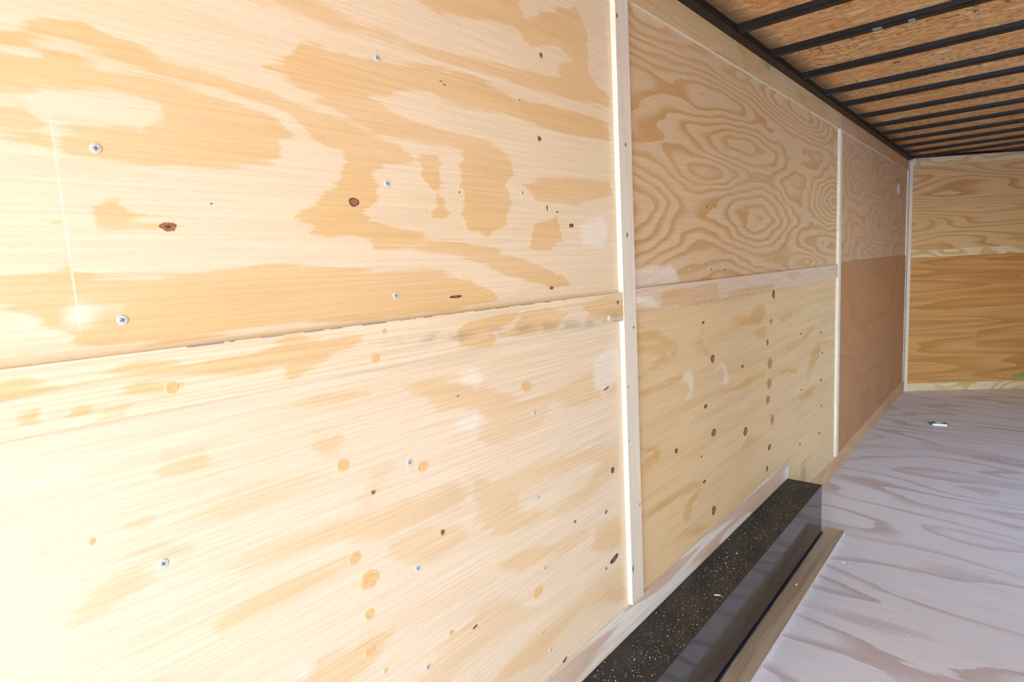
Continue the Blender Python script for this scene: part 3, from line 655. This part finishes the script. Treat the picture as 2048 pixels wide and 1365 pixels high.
def screw_mesh():
    me = disc('screw', [(1.0, 0.0002, 0), (0.95, 0.0009, 0), (0.7, 0.0011, 0)], 16, [M['zinc'], M['recess']])
    # crosshead recess drawn as two dark bars sunk in the head
    v = [tuple(q.co) for q in me.vertices]
    f = [tuple(p.vertices) for p in me.polygons]
    mi = [0] * len(f)
    for (a_, b_) in ((0.5, 0.13), (0.13, 0.5)):
        k = len(v)
        v += [(0.00125, -a_, -b_), (0.00125, a_, -b_), (0.00125, a_, b_), (0.00125, -a_, b_)]
        f.append((k, k + 1, k + 2, k + 3))
        mi.append(1)
    me = mesh('screw', v, f, [M['zinc'], M['recess']])
    for p, q in zip(me.polygons, mi): p.material_index = q
    return me
SC = screw_mesh()
R_S = 0.0062
for y, z, up in [(0.231, 1.496, 1), (0.235, 1.292, 1), (0.654, 1.692, 1), (0.655, 1.486, 1), (0.655, 1.293, 1), (1.021, 1.687, 1), (1.019, 1.493, 1),
                 (0.245, 0.972, 0), (0.657, 0.989, 0), (0.658, 0.785, 0), (0.664, 0.582, 0), (1.023, 1.001, 0), (1.022, 0.799, 0), (1.035, 0.621, 0), (1.041, 0.406, 0)]:
    s = R_S * (0.85 if y > 0.9 else 1.0)
    put(SC, pA if up else pB, y, z, s, s, tilt=random.uniform(0, 1.5))
for y, z in [(2.26, 1.934), (1.858, 1.699), (2.255, 1.704), (2.675, 1.936), (1.847, 1.906), (1.868, 1.298), (1.863, 1.498), (2.255, 1.517), (2.67, 1.70), (3.08, 1.70)]:
    put(SC, pC, y, z, 0.005, 0.005, tilt=random.uniform(0, 1.5))
for y, z in [(2.013, 1.505), (2.047, 1.291), (2.169, 1.287)]:
    put(KS_ME[0], pC, y, z, 0.004, 0.004)
for y, z in [(2.28, 0.998), (2.274, 0.803), (1.873, 0.794), (1.87, 0.606), (1.863, 0.411), (2.273, 0.626), (2.267, 0.424), (2.435, 0.778), (2.683, 0.806)]:
    put(SC, pD, y, z, 0.0055, 0.0055, tilt=random.uniform(0, 1.5))
NAIL = disc('nail', [(1.0, 0.0002, 0), (0.9, 0.0004, 0)], 8, [M['nail']], 0.25, 2)
for y, z, ry, rz in [(1.446, 1.643, .003, .006), (1.441, 1.405, .003, .008), (1.462, 1.150, .003, .005), (1.424, .989, .002, .004), (1.42, .836, .002, .003), (1.421, 1.963, .003, .008), (1.421, .455, .003, .012), (1.47, .631, .002, .006)]:
    put(NAIL, trim_3, y, z, ry, rz, x=T, name='nail')
put(NAIL, strip1, 1.384, 1.226, .004, .007, x=0.0130, name='nail')
put(disc('filler_dab', [(1.0, 0.0002, 0), (0.9, 0.0005, 0)], 10, [M['filler']], 0.2, 5), strip1, 1.335, 1.188, .006, .006, x=0.0130)
# grade stamp printed on the lower middle sheet
v, f = [], []
def bar(p, q, w):
    (y0, z0), (y1, z1) = p, q
    d = math.hypot(y1 - y0, z1 - z0)
    ny, nz = -(z1 - z0) / d * w, (y1 - y0) / d * w
    k = len(v)
    v.extend([(0, y0 + ny, z0 + nz), (0, y0 - ny, z0 - nz), (0, y1 - ny, z1 - nz), (0, y1 + ny, z1 + nz)])
    f.append((k, k + 1, k + 2, k + 3))
S0, S1, Z0, Z1 = 3.185, 3.268, 0.105, 0.252
bar((S0, Z0), (S0, Z1 - .006), .0016); bar((S0, Z1 - .006), (S0 + .04, Z1 + .002), .0016); bar((S0 + .05, Z1 + .002), (S1, Z1), .0014)
bar((S1, Z1), (S1, Z0), .0012); bar((S0, Z0), (S1, Z0), .0012)
random.seed(12)
for k in range(4):
    y = S0 + .016 + k * .016
    z = Z1 - .025
    while z > Z0 + .01:
        h = random.uniform(.004, .016)
        bar((y, z), (y, max(z - h, Z0 + .005)), .0022)
        z -= h + .004
st = link(bpy.data.objects.new('grade_stamp', mesh('grade_stamp', [(q[0], q[1] - 3.22, q[2] - 0.1) for q in v], f, M['ink'])), pD)
st.location = (0.0004, 3.22 - pD.location.y, 0.1)

# ------------------------------------------------------------------ wheel box
BY0, BY1, BX, BZ = 0.55, 2.925, 0.157, 0.255
wb_ = bpy.data.objects.new('wheel_box', None)
wb_.location = (BX / 2, (BY0 + BY1) / 2, 0)
link(wb_, label='long glossy black steel wheel box on the floor against the plywood wall', cat='wheel box')
def wpart(name, b, mat, bevel=0.0):
    o = box(name, b, mat, None, bevel)
    o.parent = wb_
    o.location = (o.location.x - wb_.location.x, o.location.y - wb_.location.y, o.location.z)
    return o
wpart('side_plate', (BX - 0.003, BX, BY0, BY1, 0.0005, BZ - 0.0035), M['gloss'])
wpart('end_plate', (0.0075, BX - 0.0035, BY1 - 0.003, BY1, 0.0005, BZ - 0.0035), M['gloss'])
wpart('end_plate', (0.0075, BX - 0.0035, BY0, BY0 + 0.003, 0.0005, BZ - 0.0035), M['gloss'])
wpart('top_plate', (0.0065, BX + 0.0015, BY0 - 0.001, BY1 + 0.001, BZ - 0.003, BZ), M['boxtop'], 0.0012)
M['caulk'] = plain('dark_blue_sealant', (0.012, 0.016, 0.035), 0.35)
def bead(name, p, q, r, mat, seg=40, rad=7):
    p, q = Vector(p), Vector(q)
    rnd = random.Random(5)
    v, f = [], []
    for i in range(seg + 1):
        c = p.lerp(q, i / seg)
        rr = r * rnd.uniform(.75, 1.15)
        v += [(c.x + rr * math.cos(2 * math.pi * j / rad), c.y, c.z + rr * math.sin(2 * math.pi * j / rad)) for j in range(rad)]
    for i in range(seg):
        for j in range(rad):
            f.append((i * rad + j, i * rad + (j + 1) % rad, (i + 1) * rad + (j + 1) % rad, (i + 1) * rad + j))
    return bpy.data.objects.new(name, mesh(name, v, f, mat, True))
for p, q, r in (((BX + .002, BY0, .0175), (BX + .002, BY1 + .006, .0175), .0050),):
    o = link(bead('sealant_bead', p, q, r, M['caulk']), wb_)
    o.matrix_parent_inverse = Matrix.Translation(-wb_.location)

# flat board along the foot of the wheel box
kb = box('floor_strip', (BX + 0.0005, 0.2387, BY0 - 0.05, 3.012, 0.0004, 0.0155), [M['kerb'], M['kerb_edge']],
         label='thin tan plywood strip lying on the floor along the black wheel box', cat='wood strip')
for p in kb.data.polygons:
    if abs(p.normal.z) < 0.5: p.material_index = 1

# ------------------------------------------------------------------ recessed tie-down near the nose
td = bpy.data.objects.new('tie_down', None)
td.location = (0.385, 5.37, 0)
td.rotation_euler = (0, 0, math.radians(14))
link(td, label='small zinc tie-down ring plate screwed to the floor near the nose wall', cat='tie-down')
def tpart(name, b, mat, bevel=0.001):
    o = box(name, b, mat, None, bevel)
    o.parent = td
    return o
M['bright'] = plain('polished_zinc', (0.93, 0.94, 0.97), 0.3, 0.1)
M['dull'] = plain('dull_zinc', (0.26, 0.28, 0.28), 0.5, 0.3)
tpart('base_plate', (-.058, .058, -.050, .050, .0004, .003), M['dull'])
tpart('pan', (-.030, .030, -.034, .034, .003, .005), M['recess'])
tpart('front_lip', (-.046, .046, -.064, -.050, .0004, .014), M['bright'], 0.003)
tpart('clevis', (-.012, .012, .000, .022, .005, .015), M['zinc'], 0.002)
rm = []
seg, rad = 28, 8
v, f = [], []
for i in range(seg):
    t = 2 * math.pi * i / seg
    for j in range(rad):
        s = 2 * math.pi * j / rad
        R_ = 0.024 + 0.004 * math.cos(s)
        v.append((R_ * math.cos(t), R_ * math.sin(t) * 0.9 - 0.008, 0.010 + 0.004 * math.sin(s)))
for i in range(seg):
    for j in range(rad):
        f.append((i * rad + j, ((i + 1) % seg) * rad + j, ((i + 1) % seg) * rad + (j + 1) % rad, i * rad + (j + 1) % rad))
link(bpy.data.objects.new('ring', mesh('ring', v, f, M['zinc'], True)), td)
for x in (-.045, .045):
    o = link(bpy.data.objects.new('screw', SC), td)
    o.location = (x, 0.03, .003)
    o.rotation_euler = (0, -math.pi / 2, 0)
    o.scale = (1, .007, .007)

# pale plate on the far end of the left wall
pl = bpy.data.objects.new('wall_plate', None)
pl.location = (0.0, 6.02, 1.785)
link(pl, label='small pale oval plate on the upper wall panel beside the nose corner', cat='plate')
v, f = [], []
seg = 24
for h in (0.0005, 0.006):
    v += [(h, 0.062 * math.cos(2 * math.pi * i / seg), 0.044 + 0.044 * math.sin(2 * math.pi * i / seg)) for i in range(seg)]
v += [(0.009, 0.048 * math.cos(2 * math.pi * i / seg), 0.044 + 0.034 * math.sin(2 * math.pi * i / seg)) for i in range(seg)]
for k in (0, 1):
    f += [(k * seg + i, k * seg + (i + 1) % seg, (k + 1) * seg + (i + 1) % seg, (k + 1) * seg + i) for i in range(seg)]
f += [tuple(2 * seg + i for i in range(seg))]
M['plate'] = plain('pale_lavender_plastic', (0.62, 0.60, 0.68), 0.4)
link(bpy.data.objects.new('cover', mesh('cover', v, f, M['plate'])), pl)
for z in (0.012, 0.076):
    o = link(bpy.data.objects.new('screw', SC), pl)
    o.location = (0.0085, 0, z)
    o.scale = (1, .006, .006)

# ------------------------------------------------------------------ floor screws, chips, dust
FL = disc('floor_screw', [(1.0, 0.0002, 0), (0.9, 0.0012, 0), (0.4, 0.0008, 0)], 10, [M['filler']], 0.15, 1)
for x, y in [(0.328, 3.932), (0.614, 3.934), (0.5, 3.543), (0.471, 3.139), (0.783, 3.133), (0.325, 2.698), (0.553, 2.696), (0.345, 2.296), (0.577, 2.299), (0.861, 2.691), (0.841, 2.292), (0.353, 1.896), (0.213, 3.55)]:
    o = link(bpy.data.objects.new('screw', FL), floor)
    o.location = (x, y, 0)
    o.rotation_euler = (0, -math.pi / 2, random.uniform(0, 3))
    o.scale = (1, .0048, .0048)
def chip(loc, size, rz, label, name='wood_chip'):
    l, w, h = size
    v = [(-l, -w * .3, 0), (-l * .3, -w, 0), (l, -w * .2, 0), (l * .6, w, 0), (-l * .6, w * .7, 0),
         (-l * .8, -w * .2, h), (-l * .2, -w * .7, h * .8), (l * .8, 0, h), (l * .4, w * .7, h * .6), (-l * .5, w * .5, h)]
    f = [(4, 3, 2, 1, 0), (5, 6, 7, 8, 9)] + [(i, (i + 1) % 5, 5 + (i + 1) % 5, 5 + i) for i in range(5)]
    o = link(bpy.data.objects.new(name, mesh(name, v, f, M['chip'])), label=label, cat='wood chip')
    o.location = loc
    o.rotation_euler = (0, 0, rz)
chip((0.129, 1.749, BZ + .0005), (.011, .0022, .0025), 0.5, 'pale wood splinter lying on top of the black wheel box', 'wood_splinter')
chip((0.192, 2.395, .0158), (.009, .003, .003), 1.2, 'pale wood chip lying on the tan floor strip beside the wheel box')
chip((0.294, 2.715, .0003), (.006, .004, .003), 0.4, 'tiny pale wood chip on the floor beside the tan floor strip')

rnd = np.random.RandomState(6)
v, f = [], []
for i in range(2600):
    if rnd.rand() < 0.35:
        c = ((0.07, 1.28), (0.11, 1.75), (0.09, 2.05), (0.12, 1.5))[rnd.randint(4)]
        x, y = rnd.normal(c[0], .03), rnd.normal(c[1], .16)
    else:
        x, y = rnd.uniform(.012, .154), BY1 - (BY1 - BY0) * rnd.rand() ** 0.8
    if not (.012 < x < .154 and BY0 < y < BY1 - .01): continue
    s = rnd.gamma(1.3, .00034) + .00024
    t = rnd.uniform(0, 6.28)
    k = len(v)
    v += [(x + s * math.cos(t + q) * (1.5 if q == 0 else 1), y + s * math.sin(t + q), BZ + .0004) for q in (0, 2.1, 4.2)] + [(x, y, BZ + .0004 + s * .8)]
    f += [(k, k + 1, k + 3), (k + 1, k + 2, k + 3), (k + 2, k, k + 3), (k, k + 2, k + 1)]
link(bpy.data.objects.new('sawdust', mesh('sawdust', v, f, M['dust'])), kind='stuff', label='fine pale sawdust scattered over the top of the black wheel box', cat='sawdust')
